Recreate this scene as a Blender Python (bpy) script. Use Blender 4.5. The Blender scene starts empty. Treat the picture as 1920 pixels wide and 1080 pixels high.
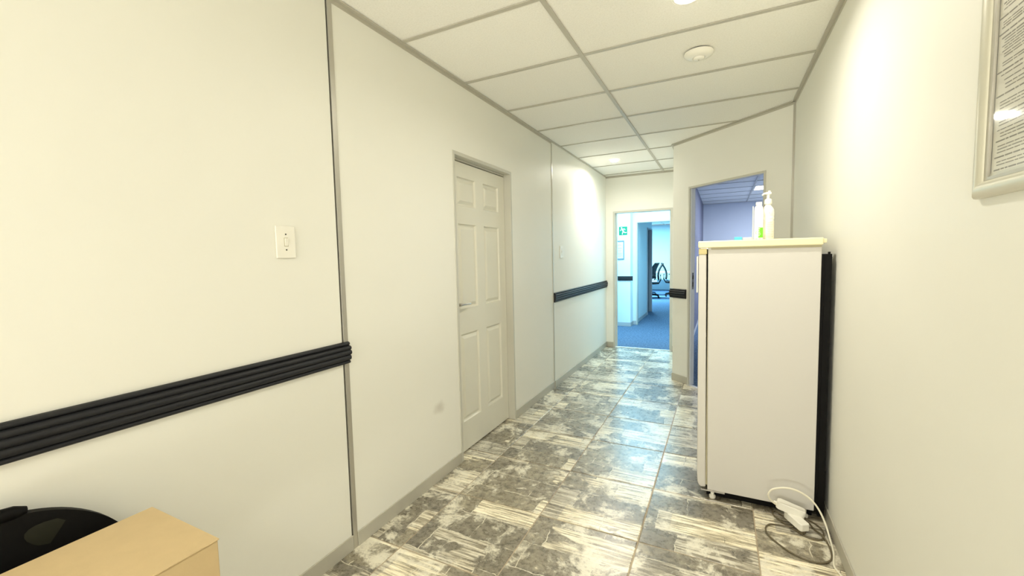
import bpy, bmesh, math, random
from mathutils import Vector, Matrix
C = bpy.context.scene.collection
sc = bpy.context.scene
rnd = random.Random(5)

# ------------------------------------------------------------------ camera
HC, H = 1.3384, 2.469
cam_d = bpy.data.cameras.new('camera'); cam = bpy.data.objects.new('camera', cam_d); C.objects.link(cam)
cam_d.sensor_width = 36.0; cam_d.lens = 789.6 / 1920 * 36.0; cam_d.clip_start = 0.02; cam_d.clip_end = 100
rx = Vector((0.89544645, 0.44464881, -0.02151971)); dn = Vector((0.01254093, -0.07351759, -0.99721507)); fw = Vector((-0.44499257, 0.89268281, -0.07140738))
M = Matrix.Identity(4)
for i in range(3):
    M[i][0] = rx[i]; M[i][1] = -dn[i]; M[i][2] = -fw[i]
M[0][3], M[1][3], M[2][3] = 0, 0, HC
cam.matrix_world = M
sc.camera = cam

# ------------------------------------------------------------------ world, exposure, large lights
w = bpy.data.worlds.new('world'); sc.world = w; w.use_nodes = True
w.node_tree.nodes['Background'].inputs[0].default_value = (1.0, 0.93, 0.8, 1)
w.node_tree.nodes['Background'].inputs[1].default_value = 0.25
sc.view_settings.view_transform = 'Standard'; sc.view_settings.look = 'None'
sc.view_settings.exposure = 0.43; sc.view_settings.gamma = 1.0
sc.view_settings.use_curve_mapping = False
WARM = (1.0, 0.955, 0.845)
COOL = (0.36, 0.79, 1.0)
BLUE = (0.78, 0.88, 1.0)
P_DOWN = 11; P_DOWN2 = 11; P_REAR_FILL = 6; P_WIN_FILL = 10; P_UP_FILL = 140; P_PASS_FILL = 58; P_FAR = 380; P_ROOM = 80

sc.cycles.diffuse_bounces = 8; sc.cycles.max_bounces = 14

def area(name, loc, sx, sy, power, col, shape='RECTANGLE', spread=180, rot=(0, 0, 0)):
    d = bpy.data.lights.new(name, 'AREA'); d.shape = shape; d.size = sx
    if shape == 'RECTANGLE': d.size_y = sy
    d.energy = power; d.color = col; d.spread = math.radians(spread)
    o = bpy.data.objects.new(name, d); C.objects.link(o); o.location = loc; o.rotation_euler = rot
    return o

# ------------------------------------------------------------------ materials
def hexc(h):
    v = [int(h[i:i+2], 16) / 255 for i in (0, 2, 4)]
    return tuple((c / 12.92 if c <= .04045 else ((c + .055) / 1.055) ** 2.4) for c in v) + (1,)

def mat(name, col, rough=.5, metal=0, noise=0.0, nscale=8, bump=0, bscale=200, emit=None, spec=.5, coat=0, trans=0):
    m = bpy.data.materials.new(name); m.use_nodes = True
    nt = m.node_tree; b = nt.nodes['Principled BSDF']
    if isinstance(col, str): col = hexc(col)
    b.inputs['Base Color'].default_value = col
    b.inputs['Roughness'].default_value = rough; b.inputs['Metallic'].default_value = metal
    b.inputs['Specular IOR Level'].default_value = spec
    b.inputs['Coat Weight'].default_value = coat
    b.inputs['Transmission Weight'].default_value = trans
    tc = nt.nodes.new('ShaderNodeTexCoord')
    if noise:
        n = nt.nodes.new('ShaderNodeTexNoise'); n.inputs['Scale'].default_value = nscale; n.inputs['Detail'].default_value = 5
        nt.links.new(tc.outputs['Object'], n.inputs['Vector'])
        mx = nt.nodes.new('ShaderNodeMix'); mx.data_type = 'RGBA'
        mx.inputs['A'].default_value = tuple(max(0, c * (1 - noise)) for c in col[:3]) + (1,)
        mx.inputs['B'].default_value = tuple(min(1, c * (1 + noise)) for c in col[:3]) + (1,)
        nt.links.new(n.outputs['Fac'], mx.inputs['Factor']); nt.links.new(mx.outputs['Result'], b.inputs['Base Color'])
    if bump:
        n2 = nt.nodes.new('ShaderNodeTexNoise'); n2.inputs['Scale'].default_value = bscale; n2.inputs['Detail'].default_value = 3
        nt.links.new(tc.outputs['Object'], n2.inputs['Vector'])
        bp = nt.nodes.new('ShaderNodeBump'); bp.inputs['Strength'].default_value = bump; bp.inputs['Distance'].default_value = .002
        nt.links.new(n2.outputs['Fac'], bp.inputs['Height']); nt.links.new(bp.outputs['Normal'], b.inputs['Normal'])
    if emit:
        b.inputs['Emission Color'].default_value = tuple(emit[:3]) + (1,); b.inputs['Emission Strength'].default_value = emit[3]
    return m

m_wall = mat('painted_drywall', (0.815, 0.808, 0.742, 1), .46, noise=.015, nscale=3, bump=.06, bscale=90, spec=.3)
def scuff(m, p, rad, amt):
    nt = m.node_tree; b = nt.nodes['Principled BSDF']; src = b.inputs['Base Color'].links[0].from_socket
    tc = nt.nodes.new('ShaderNodeTexCoord'); d = nt.nodes.new('ShaderNodeVectorMath'); d.operation = 'SUBTRACT'; d.inputs[1].default_value = p
    sc_ = nt.nodes.new('ShaderNodeVectorMath'); sc_.operation = 'MULTIPLY'; sc_.inputs[1].default_value = (1 / rad[0], 1 / rad[1], 1 / rad[2])
    ln = nt.nodes.new('ShaderNodeVectorMath'); ln.operation = 'LENGTH'; n = nt.nodes.new('ShaderNodeTexNoise'); n.inputs['Scale'].default_value = 18
    ad = nt.nodes.new('ShaderNodeMath'); ad.operation = 'ADD'; mr = nt.nodes.new('ShaderNodeMapRange'); mr.interpolation_type = 'SMOOTHSTEP'
    mr.inputs['From Min'].default_value = 1.6; mr.inputs['From Max'].default_value = .4; mr.inputs['To Max'].default_value = amt
    mx = nt.nodes.new('ShaderNodeMix'); mx.data_type = 'RGBA'; mx.inputs['B'].default_value = (.42, .39, .31, 1)
    L = nt.links; L.new(tc.outputs['Object'], d.inputs[0]); L.new(d.outputs[0], sc_.inputs[0]); L.new(sc_.outputs[0], ln.inputs[0]); L.new(tc.outputs['Object'], n.inputs['Vector'])
    L.new(ln.outputs['Value'], ad.inputs[0]); L.new(n.outputs['Fac'], ad.inputs[1]); L.new(ad.outputs[0], mr.inputs['Value']); L.new(mr.outputs[0], mx.inputs['Factor']); L.new(src, mx.inputs['A']); L.new(mx.outputs['Result'], b.inputs['Base Color'])
scuff(m_wall, (-1.52, 2.03, .445), (.05, .075, .05), .45)
m_wallcool = mat('painted_drywall_office', (0.70, 0.79, 0.82, 1), .5, noise=.015, nscale=3)
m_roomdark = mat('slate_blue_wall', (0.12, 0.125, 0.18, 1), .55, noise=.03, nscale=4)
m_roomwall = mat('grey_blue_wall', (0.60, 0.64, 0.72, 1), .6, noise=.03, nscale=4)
m_trimgrey = mat('grey_skirting', (0.47, 0.45, 0.38, 1), .35, noise=.03)
m_alu = mat('aluminium_strip', (0.50, 0.48, 0.42, 1), .32, .55, noise=.04, nscale=20)
m_gap = mat('dark_gap', (0.03, 0.03, 0.025, 1), .8)
m_rail = mat('charcoal_rail', (0.013, 0.0138, 0.017, 1), .5, spec=.35, noise=.15, nscale=60, bump=.1, bscale=400)
m_door = mat('grey_door_paint', (0.73, 0.715, 0.625, 1), .38, noise=.015, bump=.05, bscale=150)
m_frame = mat('grey_frame_paint', (0.56, 0.55, 0.48, 1), .32, noise=.02)
m_steel = mat('brushed_steel', (0.62, 0.60, 0.55, 1), .25, .9, noise=.05, nscale=50)
m_white = mat('white_plastic', (0.86, 0.84, 0.76, 1), .3, noise=.01)
m_cream = mat('cream_enamel', (0.645, 0.625, 0.585, 1), .5, noise=.012, nscale=5, bump=.04, bscale=500, spec=.35)
m_lid = mat('aged_cream_plastic', (0.84, 0.79, 0.52, 1), .3, noise=.03, nscale=9)
m_yel = mat('yellowed_plastic', (0.80, 0.69, 0.33, 1), .35, noise=.03)
m_gask = mat('grey_gasket', (0.42, 0.38, 0.25, 1), .6, noise=.06)
m_black = mat('black_plastic', (0.003, 0.0027, 0.0025, 1), .6, noise=.2, nscale=30, bump=.08, bscale=300, spec=.15)
m_blacksoft = mat('black_fabric', (0.012, 0.012, 0.013, 1), .85, noise=.3, nscale=80, bump=.3, bscale=500)
m_mesh = mat('dark_mesh', (0.05, 0.055, 0.05, 1), .7, noise=.3, nscale=90)
m_kraft = mat('kraft_cardboard', (0.60, 0.45, 0.245, 1), .65, noise=.07, nscale=25, bump=.1, bscale=150)
m_kraftin = mat('kraft_edge', (0.42, 0.28, 0.13, 1), .8, noise=.1, nscale=60)
m_grid = mat('ceiling_grid_metal', (0.50, 0.475, 0.40, 1), .4, noise=.02)
m_carpet = None
m_green = mat('safety_green', (0.0, 0.20, 0.10, 1), .4, noise=.03)
m_signwhite = mat('sign_white', (0.85, 0.9, 0.9, 1), .4, noise=.01)
m_paper = mat('paper', (0.80, 0.77, 0.68, 1), .5, noise=.01)
m_paperblue = mat('certificate_paper', (0.70, 0.80, 0.86, 1), .5, noise=.02)
m_ink = mat('printed_ink', (0.22, 0.20, 0.17, 1), .7)
m_inkblue = mat('faded_blue_ink', (0.35, 0.5, 0.62, 1), .7)
m_limegreen = mat('lime_green_label', (0.16, 0.72, 0.01, 1), .4, noise=.05, nscale=60)
m_bottle = mat('translucent_bottle', (0.92, 0.91, 0.84, 1), .2, noise=.01, coat=.3)
m_cyan = mat('cyan_wrapper', (0.12, 0.62, 0.85, 1), .4, noise=.04)
m_cordbrown = mat('brown_grey_cord', (0.13, 0.105, 0.06, 1), .5, noise=.1)
m_cordwhite = mat('white_cord', (0.84, 0.80, 0.66, 1), .4, noise=.02)
m_threshold = mat('threshold_metal', (0.80, 0.80, 0.80, 1), .25, .3, noise=.02)
m_lamp = mat('lamp_diffuser', (1, 1, 1, 1), .5, emit=(1, .95, .82, 22))
m_panelglow = mat('panel_diffuser', (1, 1, 1, 1), .5, emit=(.93, .96, 1, 4))
m_frosted = bpy.data.materials.new('clear_acrylic'); m_frosted.use_nodes = True
_nt = m_frosted.node_tree; _nt.nodes.remove(_nt.nodes['Principled BSDF'])
_tr = _nt.nodes.new('ShaderNodeBsdfTransparent'); _gl = _nt.nodes.new('ShaderNodeBsdfGlossy'); _gl.inputs['Roughness'].default_value = .05
_lw = _nt.nodes.new('ShaderNodeLayerWeight'); _lw.inputs[0].default_value = .5
_pw = _nt.nodes.new('ShaderNodeMath'); _pw.operation = 'POWER'; _pw.inputs[1].default_value = 4.0; _nt.links.new(_lw.outputs['Facing'], _pw.inputs[0])
_fr = _nt.nodes.new('ShaderNodeMath'); _fr.operation = 'MULTIPLY_ADD'; _fr.inputs[1].default_value = .8; _fr.inputs[2].default_value = .03; _nt.links.new(_pw.outputs[0], _fr.inputs[0])
_mx = _nt.nodes.new('ShaderNodeMixShader')
_nt.links.new(_fr.outputs[0], _mx.inputs[0]); _nt.links.new(_tr.outputs[0], _mx.inputs[1]); _nt.links.new(_gl.outputs[0], _mx.inputs[2])
_nt.links.new(_mx.outputs[0], _nt.nodes['Material Output'].inputs['Surface'])
m_pad = mat('pale_seat_fabric', (0.6, 0.7, 0.8, 1), .8, noise=.1, nscale=50)

def carpet_mat(name, ca, cb):
    m = bpy.data.materials.new(name); m.use_nodes = True; nt = m.node_tree; b = nt.nodes['Principled BSDF']
    tc = nt.nodes.new('ShaderNodeTexCoord')
    n = nt.nodes.new('ShaderNodeTexNoise'); n.inputs['Scale'].default_value = 38; n.inputs['Detail'].default_value = 6; n.inputs['Roughness'].default_value = .75
    r = nt.nodes.new('ShaderNodeValToRGB'); r.color_ramp.elements[0].position = .35; r.color_ramp.elements[0].color = ca
    r.color_ramp.elements[1].position = .66; r.color_ramp.elements[1].color = cb
    nt.links.new(tc.outputs['Object'], n.inputs['Vector']); nt.links.new(n.outputs['Fac'], r.inputs['Fac']); nt.links.new(r.outputs['Color'], b.inputs['Base Color'])
    b.inputs['Roughness'].default_value = .95; b.inputs['Specular IOR Level'].default_value = .1
    n2 = nt.nodes.new('ShaderNodeTexNoise'); n2.inputs['Scale'].default_value = 300
    bp = nt.nodes.new('ShaderNodeBump'); bp.inputs['Strength'].default_value = .6; bp.inputs['Distance'].default_value = .004
    nt.links.new(tc.outputs['Object'], n2.inputs['Vector']); nt.links.new(n2.outputs['Fac'], bp.inputs['Height']); nt.links.new(bp.outputs['Normal'], b.inputs['Normal'])
    return m
m_carpet = carpet_mat('blue_carpet', (0.05, 0.085, 0.15, 1), (0.16, 0.24, 0.36, 1))

def ceiling_tile_mat():
    m = mat('mineral_fibre_tile', (0.92, 0.91, 0.85, 1), .75, spec=.2); nt = m.node_tree; b = nt.nodes['Principled BSDF']
    tc = nt.nodes.new('ShaderNodeTexCoord'); oi = nt.nodes.new('ShaderNodeObjectInfo')
    n = nt.nodes.new('ShaderNodeTexNoise'); n.inputs['Scale'].default_value = 120; n.inputs['Detail'].default_value = 4; n.inputs['Roughness'].default_value = .7
    nt.links.new(tc.outputs['Object'], n.inputs['Vector'])
    bp = nt.nodes.new('ShaderNodeBump'); bp.inputs['Strength'].default_value = .35; bp.inputs['Distance'].default_value = .003
    nt.links.new(n.outputs['Fac'], bp.inputs['Height']); nt.links.new(bp.outputs['Normal'], b.inputs['Normal'])
    r = nt.nodes.new('ShaderNodeValToRGB')
    r.color_ramp.elements[0].position = .3; r.color_ramp.elements[0].color = (0.86, 0.845, 0.78, 1)
    r.color_ramp.elements[1].position = .55; r.color_ramp.elements[1].color = (0.94, 0.925, 0.865, 1)
    nt.links.new(n.outputs['Fac'], r.inputs['Fac'])
    hv = nt.nodes.new('ShaderNodeHueSaturation')
    mr = nt.nodes.new('ShaderNodeMapRange'); mr.inputs['To Min'].default_value = .95; mr.inputs['To Max'].default_value = 1.03
    nt.links.new(oi.outputs['Random'], mr.inputs['Value']); nt.links.new(mr.outputs['Result'], hv.inputs['Value'])
    nt.links.new(r.outputs['Color'], hv.inputs['Color']); nt.links.new(hv.outputs['Color'], b.inputs['Base Color'])
    return m
m_ctile = ceiling_tile_mat()

def floor_tile_mat():
    m = bpy.data.materials.new('patchwork_stone_tile'); m.use_nodes = True; nt = m.node_tree; N = nt.nodes; L = nt.links
    b = N['Principled BSDF']
    tc = N.new('ShaderNodeTexCoord'); oi = N.new('ShaderNodeObjectInfo')
    def math_(op, a, bb=None, v2=None):
        n = N.new('ShaderNodeMath'); n.operation = op
        if hasattr(a, 'links'): L.new(a, n.inputs[0])
        else: n.inputs[0].default_value = a
        if bb is not None:
            if hasattr(bb, 'links'): L.new(bb, n.inputs[1])
            else: n.inputs[1].default_value = bb
        return n.outputs[0]
    def vadd(a, bb):
        n = N.new('ShaderNodeVectorMath'); n.operation = 'ADD'; L.new(a, n.inputs[0])
        if hasattr(bb, 'links'): L.new(bb, n.inputs[1])
        else: n.inputs[1].default_value = bb
        return n.outputs[0]
    def noise(vec, scale, detail=4, rough=.55, dist=0):
        n = N.new('ShaderNodeTexNoise'); n.inputs['Scale'].default_value = scale; n.inputs['Detail'].default_value = detail
        n.inputs['Roughness'].default_value = rough; n.inputs['Distortion'].default_value = dist
        L.new(vec, n.inputs['Vector']); return n
    def ramp(fac, stops):
        r = N.new('ShaderNodeValToRGB'); cr = r.color_ramp
        while len(cr.elements) < len(stops): cr.elements.new(.5)
        for e, (p, c) in zip(cr.elements, stops):
            e.position = p; e.color = c if len(c) == 4 else tuple(c) + (1,)
        L.new(fac, r.inputs['Fac']); return r.outputs['Color']
    def mix(f, a, bb, mode='MIX'):
        n = N.new('ShaderNodeMix'); n.data_type = 'RGBA'; n.blend_type = mode
        if hasattr(f, 'links'): L.new(f, n.inputs['Factor'])
        else: n.inputs['Factor'].default_value = f
        for key, v in (('A', a), ('B', bb)):
            if hasattr(v, 'links'): L.new(v, n.inputs[key])
            else: n.inputs[key].default_value = v
        return n.outputs['Result']
    off = N.new('ShaderNodeCombineXYZ')
    L.new(math_('MULTIPLY', oi.outputs['Random'], 37.0), off.inputs[0])
    L.new(math_('MULTIPLY', oi.outputs['Random'], 91.0), off.inputs[1])
    base = vadd(tc.outputs['Object'], off.outputs[0])
    # wobble of block edges
    wob = noise(base, 14, 3).outputs['Color']
    sub = N.new('ShaderNodeVectorMath'); sub.operation = 'SUBTRACT'; L.new(wob, sub.inputs[0]); sub.inputs[1].default_value = (.5, .5, .5)
    scl = N.new('ShaderNodeVectorMath'); scl.operation = 'SCALE'; L.new(sub.outputs[0], scl.inputs[0]); scl.inputs['Scale'].default_value = .034
    wv = vadd(base, scl.outputs[0])
    def brick(vec, bw, rh, mort, smooth):
        n = N.new('ShaderNodeTexBrick'); n.offset = .43; n.squash = 1.35; n.squash_frequency = 3
        n.inputs['Color1'].default_value = (0, 0, 0, 1); n.inputs['Color2'].default_value = (1, 1, 1, 1); n.inputs['Mortar'].default_value = (.5, .5, .5, 1)
        n.inputs['Scale'].default_value = 1; n.inputs['Brick Width'].default_value = bw; n.inputs['Row Height'].default_value = rh
        n.inputs['Mortar Size'].default_value = mort; n.inputs['Mortar Smooth'].default_value = smooth
        L.new(vec, n.inputs['Vector']); return n
    br = brick(wv, .31, .168, .0032, .8)
    br2 = brick(vadd(wv, (3.33, 7.71, 0)), .41, .168, .002, .9)
    bval = N.new('ShaderNodeSeparateColor'); L.new(br.outputs['Color'], bval.inputs[0]); rv = bval.outputs[0]
    bval2 = N.new('ShaderNodeSeparateColor'); L.new(br2.outputs['Color'], bval2.inputs[0]); rv2 = bval2.outputs[0]
    # stone: mottled greys
    st = noise(base, 26, 10, .74, .3).outputs['Fac']
    stone = ramp(st, [(.28, (0.075, 0.065, 0.047)), (.42, (0.165, 0.147, 0.110)), (.54, (0.24, 0.217, 0.165)), (.64, (0.38, 0.345, 0.265)), (.70, (0.84, 0.79, 0.63))])
    # streaks, long along x
    mp = N.new('ShaderNodeMapping'); mp.inputs['Scale'].default_value = (2.4, 40, 1); L.new(base, mp.inputs['Vector'])
    sk = noise(mp.outputs[0], 1.6, 6, .66, .25).outputs['Fac']
    streak = ramp(sk, [(.34, (0.15, 0.128, 0.090)), (.45, (0.33, 0.295, 0.215)), (.52, (0.66, 0.61, 0.48)), (.60, (0.89, 0.845, 0.70))])
    sreg = math_('ADD', math_('MULTIPLY', rv, .55), math_('MULTIPLY', noise(base, 3.1, 4, .6, .5).outputs['Fac'], .62))
    smask = ramp(sreg, [(.62, (0, 0, 0)), (.64, (1, 1, 1))])
    c = mix(smask, stone, streak)
    # tone per block
    tone = ramp(rv2, [(0, (.78, .78, .80)), (.5, (1.02, 1.0, .98)), (1, (1.35, 1.32, 1.24))])
    c = mix(1.0, c, tone, 'MULTIPLY')
    # cream wash clouds
    wash = noise(base, 5.0, 9, .74, .35).outputs['Fac']
    wm = ramp(wash, [(.52, (0, 0, 0)), (.60, (1, 1, 1))])
    wmf = math_('MULTIPLY', wm, .86)
    c = mix(wmf, c, (0.88, 0.835, 0.69, 1))
    # pale cracks between the blocks, broken up
    ck = noise(base, 9, 3).outputs['Fac']
    ckm = ramp(ck, [(.46, (0, 0, 0)), (.54, (.9, .9, .9))])
    crack = math_('MULTIPLY', br.outputs['Fac'], ckm)
    c = mix(crack, c, (0.86, 0.81, 0.66, 1))
    L.new(c, b.inputs['Base Color'])
    rr = N.new('ShaderNodeMapRange'); rr.inputs['To Min'].default_value = .20; rr.inputs['To Max'].default_value = .36
    L.new(st, rr.inputs['Value']); L.new(rr.outputs[0], b.inputs['Roughness'])
    b.inputs['Specular IOR Level'].default_value = .75
    b.inputs['Coat Weight'].default_value = .55; b.inputs['Coat Roughness'].default_value = .30
    bp = N.new('ShaderNodeBump'); bp.inputs['Strength'].default_value = .12; bp.inputs['Distance'].default_value = .002
    L.new(st, bp.inputs['Height']); L.new(bp.outputs['Normal'], b.inputs['Normal'])
    return m
m_ftile = floor_tile_mat()
m_grout = mat('grout', (0.46, 0.38, 0.27, 1), .8, noise=.55, nscale=2.2)

# ------------------------------------------------------------------ mesh helpers
def new_bm(): return bmesh.new()
def add_box(bm, x0, x1, y0, y1, z0, z1, M=None):
    vs = [bm.verts.new(v) for v in ((x0, y0, z0), (x1, y0, z0), (x1, y1, z0), (x0, y1, z0), (x0, y0, z1), (x1, y0, z1), (x1, y1, z1), (x0, y1, z1))]
    for f in ((0, 3, 2, 1), (4, 5, 6, 7), (0, 1, 5, 4), (1, 2, 6, 5), (2, 3, 7, 6), (3, 0, 4, 7)):
        bm.faces.new([vs[i] for i in f])
    if M is not None: bmesh.ops.transform(bm, matrix=M, verts=vs)
    return vs
def add_prism(bm, poly, z0, z1, axis='z', M=None):
    """poly of 2-D points extruded; axis x: poly=(y,z); y: poly=(x,z); z: poly=(x,y)"""
    def P(p, t):
        return {'x': (t, p[0], p[1]), 'y': (p[0], t, p[1]), 'z': (p[0], p[1], t)}[axis]
    a = [bm.verts.new(P(p, z0)) for p in poly]; b = [bm.verts.new(P(p, z1)) for p in poly]
    n = len(poly)
    bm.faces.new(a); bm.faces.new(b[::-1])
    for i in range(n): bm.faces.new((a[i], b[i], b[(i + 1) % n], a[(i + 1) % n]))
    if M is not None: bmesh.ops.transform(bm, matrix=M, verts=a + b)
def add_lathe(bm, prof, c=(0, 0, 0), n=32, M=None):
    rings = []; allv = []
    for r, z in prof:
        if r < 1e-6: v = bm.verts.new((c[0], c[1], c[2] + z)); rings.append([v]); allv.append(v)
        else:
            rg = [bm.verts.new((c[0] + r * math.cos(2 * math.pi * i / n), c[1] + r * math.sin(2 * math.pi * i / n), c[2] + z)) for i in range(n)]
            rings.append(rg); allv += rg
    for a, b in zip(rings, rings[1:]):
        for i in range(n):
            j = (i + 1) % n
            if len(a) == 1 and len(b) == 1: continue
            if len(a) == 1: bm.faces.new((a[0], b[i], b[j]))
            elif len(b) == 1: bm.faces.new((a[i], a[j], b[0]))
            else: bm.faces.new((a[i], a[j], b[j], b[i]))
    if M is not None: bmesh.ops.transform(bm, matrix=M, verts=allv)
def add_tube(bm, pts, r, n=10):
    pts = [Vector(p) for p in pts]; rings = []
    up = Vector((0, 0, 1))
    for i, p in enumerate(pts):
        t = (pts[min(i + 1, len(pts) - 1)] - pts[max(i - 1, 0)]).normalized()
        a = t.cross(up)
        if a.length < 1e-3: a = t.cross(Vector((1, 0, 0)))
        a.normalize(); b = a.cross(t)
        rr = r[i] if isinstance(r, (list, tuple)) else r
        rings.append([bm.verts.new(p + a * rr * math.cos(2 * math.pi * k / n) + b * rr * math.sin(2 * math.pi * k / n)) for k in range(n)])
    for a, b in zip(rings, rings[1:]):
        for k in range(n): bm.faces.new((a[k], a[(k + 1) % n], b[(k + 1) % n], b[k]))
    bm.faces.new(rings[0]); bm.faces.new(rings[-1][::-1])
def spline(pts, n=8):
    P = [Vector(p) for p in pts]; out = []
    for i in range(len(P) - 1):
        p0 = P[max(i - 1, 0)]; p1 = P[i]; p2 = P[i + 1]; p3 = P[min(i + 2, len(P) - 1)]
        for k in range(n):
            t = k / n
            out.append(.5 * ((2 * p1) + (p2 - p0) * t + (2 * p0 - 5 * p1 + 4 * p2 - p3) * t * t + (3 * p1 - p0 - 3 * p2 + p3) * t ** 3))
    out.append(P[-1]); return out
def obj(name, bm, m, parent=None, bevel=0, seg=2, smooth=False, sub=0):
    bmesh.ops.recalc_face_normals(bm, faces=bm.faces[:])
    me = bpy.data.meshes.new(name); bm.to_mesh(me); bm.free()
    o = bpy.data.objects.new(name, me); C.objects.link(o)
    me.materials.append(m)
    if smooth or bevel:
        for p in me.polygons: p.use_smooth = True
    if bevel:
        md = o.modifiers.new('bevel', 'BEVEL'); md.width = bevel; md.segments = seg; md.limit_method = 'ANGLE'; md.angle_limit = math.radians(40); md.harden_normals = True
    elif smooth:
        try:
            me.set_sharp_from_angle(angle=math.radians(40))
        except Exception: pass
    if sub:
        md = o.modifiers.new('sub', 'SUBSURF'); md.levels = sub; md.render_levels = sub
    if parent: o.parent = parent
    return o
def box(name, m, x0, x1, y0, y1, z0, z1, parent=None, bevel=0, M=None, seg=2):
    bm = new_bm(); add_box(bm, x0, x1, y0, y1, z0, z1, M); return obj(name, bm, m, parent, bevel, seg)
def empty(name, loc=(0, 0, 0), rz=0):
    o = bpy.data.objects.new(name, None); C.objects.link(o); o.location = loc; o.rotation_euler = (0, 0, rz); o.empty_display_size = .05
    return o
def tag(o, label=None, cat=None, group=None, kind=None):
    if label: o['label'] = label
    if cat: o['category'] = cat
    if group: o['group'] = group
    if kind: o['kind'] = kind
    return o
def struct(name, label=None, loc=(0, 0, 0), rz=0):
    o = empty(name, loc, rz); o['kind'] = 'structure'
    if label: o['label'] = label
    return o
def copy_tree(o, parent=None):
    c = o.copy(); C.objects.link(c); c.parent = parent
    for ch in o.children: copy_tree(ch, c)
    return c

XL, XR, YF = -1.52, .485, 6.15
YB = -2.6
S1, S2 = 1.345, 3.98

# ================================================================== FLOOR
fl = struct('floor', 'patchwork stone tile floor of the corridor')
box('grout_bed', m_grout, XL - .1, XR + .1, YB, YF + .02, -.05, -.0025, fl)
tx = [-1.33 + .4975 * k for k in range(-1, 5)]
ty0 = 1.9365
tile_cache = {}
def floor_tile(x0, x1, y0, y1):
    g = .0028
    key = (round(x1 - x0, 3), round(y1 - y0, 3))
    if key not in tile_cache:
        wx, wy = (x1 - x0) / 2 - g, (y1 - y0) / 2 - g
        bm = new_bm(); e = .0025
        lo = [bm.verts.new(v) for v in ((-wx, -wy, -.012), (wx, -wy, -.012), (wx, wy, -.012), (-wx, wy, -.012))]
        mi = [bm.verts.new(v) for v in ((-wx, -wy, -.0015), (wx, -wy, -.0015), (wx, wy, -.0015), (-wx, wy, -.0015))]
        hi = [bm.verts.new(v) for v in ((-wx + e, -wy + e, 0), (wx - e, -wy + e, 0), (wx - e, wy - e, 0), (-wx + e, wy - e, 0))]
        bm.faces.new(hi)
        for a, b in ((lo, mi), (mi, hi)):
            for i in range(4): bm.faces.new((a[i], a[(i + 1) % 4], b[(i + 1) % 4], b[i]))
        bmesh.ops.recalc_face_normals(bm, faces=bm.faces[:])
        me = bpy.data.meshes.new('floor_tile'); bm.to_mesh(me); bm.free(); me.materials.append(m_ftile); tile_cache[key] = me
    o = bpy.data.objects.new('floor_tile', tile_cache[key]); C.objects.link(o); o.parent = fl
    o.location = ((x0 + x1) / 2, (y0 + y1) / 2, 0)
for j in range(-6, 9):
    y0, y1 = ty0 + .498 * j, ty0 + .498 * (j + 1)
    if y0 > YF: break
    y1 = min(y1, YF + .02)
    for i in range(len(tx)):
        x0 = max(tx[i], XL - .08); x1 = tx[i + 1] if i + 1 < len(tx) else XR
        x1 = min(x1, XR)
        if x1 - x0 < .05: continue
        floor_tile(x0, x1, y0, y1)
bm = new_bm()
# carpet beyond the far door and in the side office
add_prism(bm, [(-5, 6.17), (1.9, 6.17), (1.9, 17.2), (-5, 17.2)], -.05, -.002)
fc = obj('floor_carpet', bm, m_carpet); tag(fc, 'blue carpet floor beyond the corridor doorways', kind='structure')
# ================================================================== CEILING
ce = struct('ceiling', 'suspended ceiling of mineral fibre tiles in a metal grid')
xr = [-4.323, -3.123, -1.923, -.723, .477, 1.677]
bmT = new_bm(); add_box(bmT, -.6 + .004, .6 - .004, -.3 + .004, .3 - .004, 0, .014)
bmesh.ops.recalc_face_normals(bmT, faces=bmT.faces[:])
meT = bpy.data.meshes.new('ceiling_tile'); bmT.to_mesh(meT); bmT.free(); meT.materials.append(m_ctile)
Y0 = 1.798
def ctile(xc, yc):
    o = bpy.data.objects.new('ceiling_tile', meT); C.objects.link(o); o.parent = ce
    o.location = (xc, yc, H + .005 + rnd.uniform(0, .0012)); o.rotation_euler = (rnd.uniform(-.0012, .0012), 0, 0)
for k in range(-8, 25):
    ya = Y0 + .6 * k; yc = ya + .3
    cols = (2, 3) if yc < 4.0 else ((2, 3, 4) if yc < 10.8 else (0, 1, 2, 3, 4))
    for c in cols:
        if c == 4 and k == 11: continue      # light panel sits here
        if c == 3 and k == -6: continue   # added fill panel behind the camera
        ctile((xr[c] + xr[c + 1]) / 2, yc)
def tee(x0, x1, y, ww=.012, z=H):
    bm = new_bm(); add_box(bm, x0, x1, y - ww, y + ww, z, z + .003); add_box(bm, x0, x1, y - .002, y + .002, z + .003, z + .03)
    obj('ceiling_cross_tee', bm, m_grid, ce)
def runner(x, y0, y1, z=H):
    bm = new_bm(); add_box(bm, x - .012, x + .012, y0, y1, z - .0015, z + .003); add_box(bm, x - .002, x + .002, y0, y1, z + .003, z + .035)
    obj('ceiling_main_runner', bm, m_grid, ce)
runner(-.723, YB, YF); runner(.477, 4.35, 10.8); runner(-1.923, YF + .1, 17); runner(-.723, YF + .1, 17); runner(-3.123, 10.8, 17)
for k in range(-7, 25):
    y = Y0 + .6 * k
    if y < YF:
        tee(XL, -.735, y); tee(-.711, XR if y < 4 else .46, y)
    elif y < 10.8:
        tee(-1.911, -.735, y); tee(-.711, .465, y); tee(.489, 1.677, y)
    else:
        tee(-4.3, -3.135, y); tee(-3.111, -1.935, y); tee(-1.911, -.735, y); tee(-.711, 1.677, y)
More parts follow.
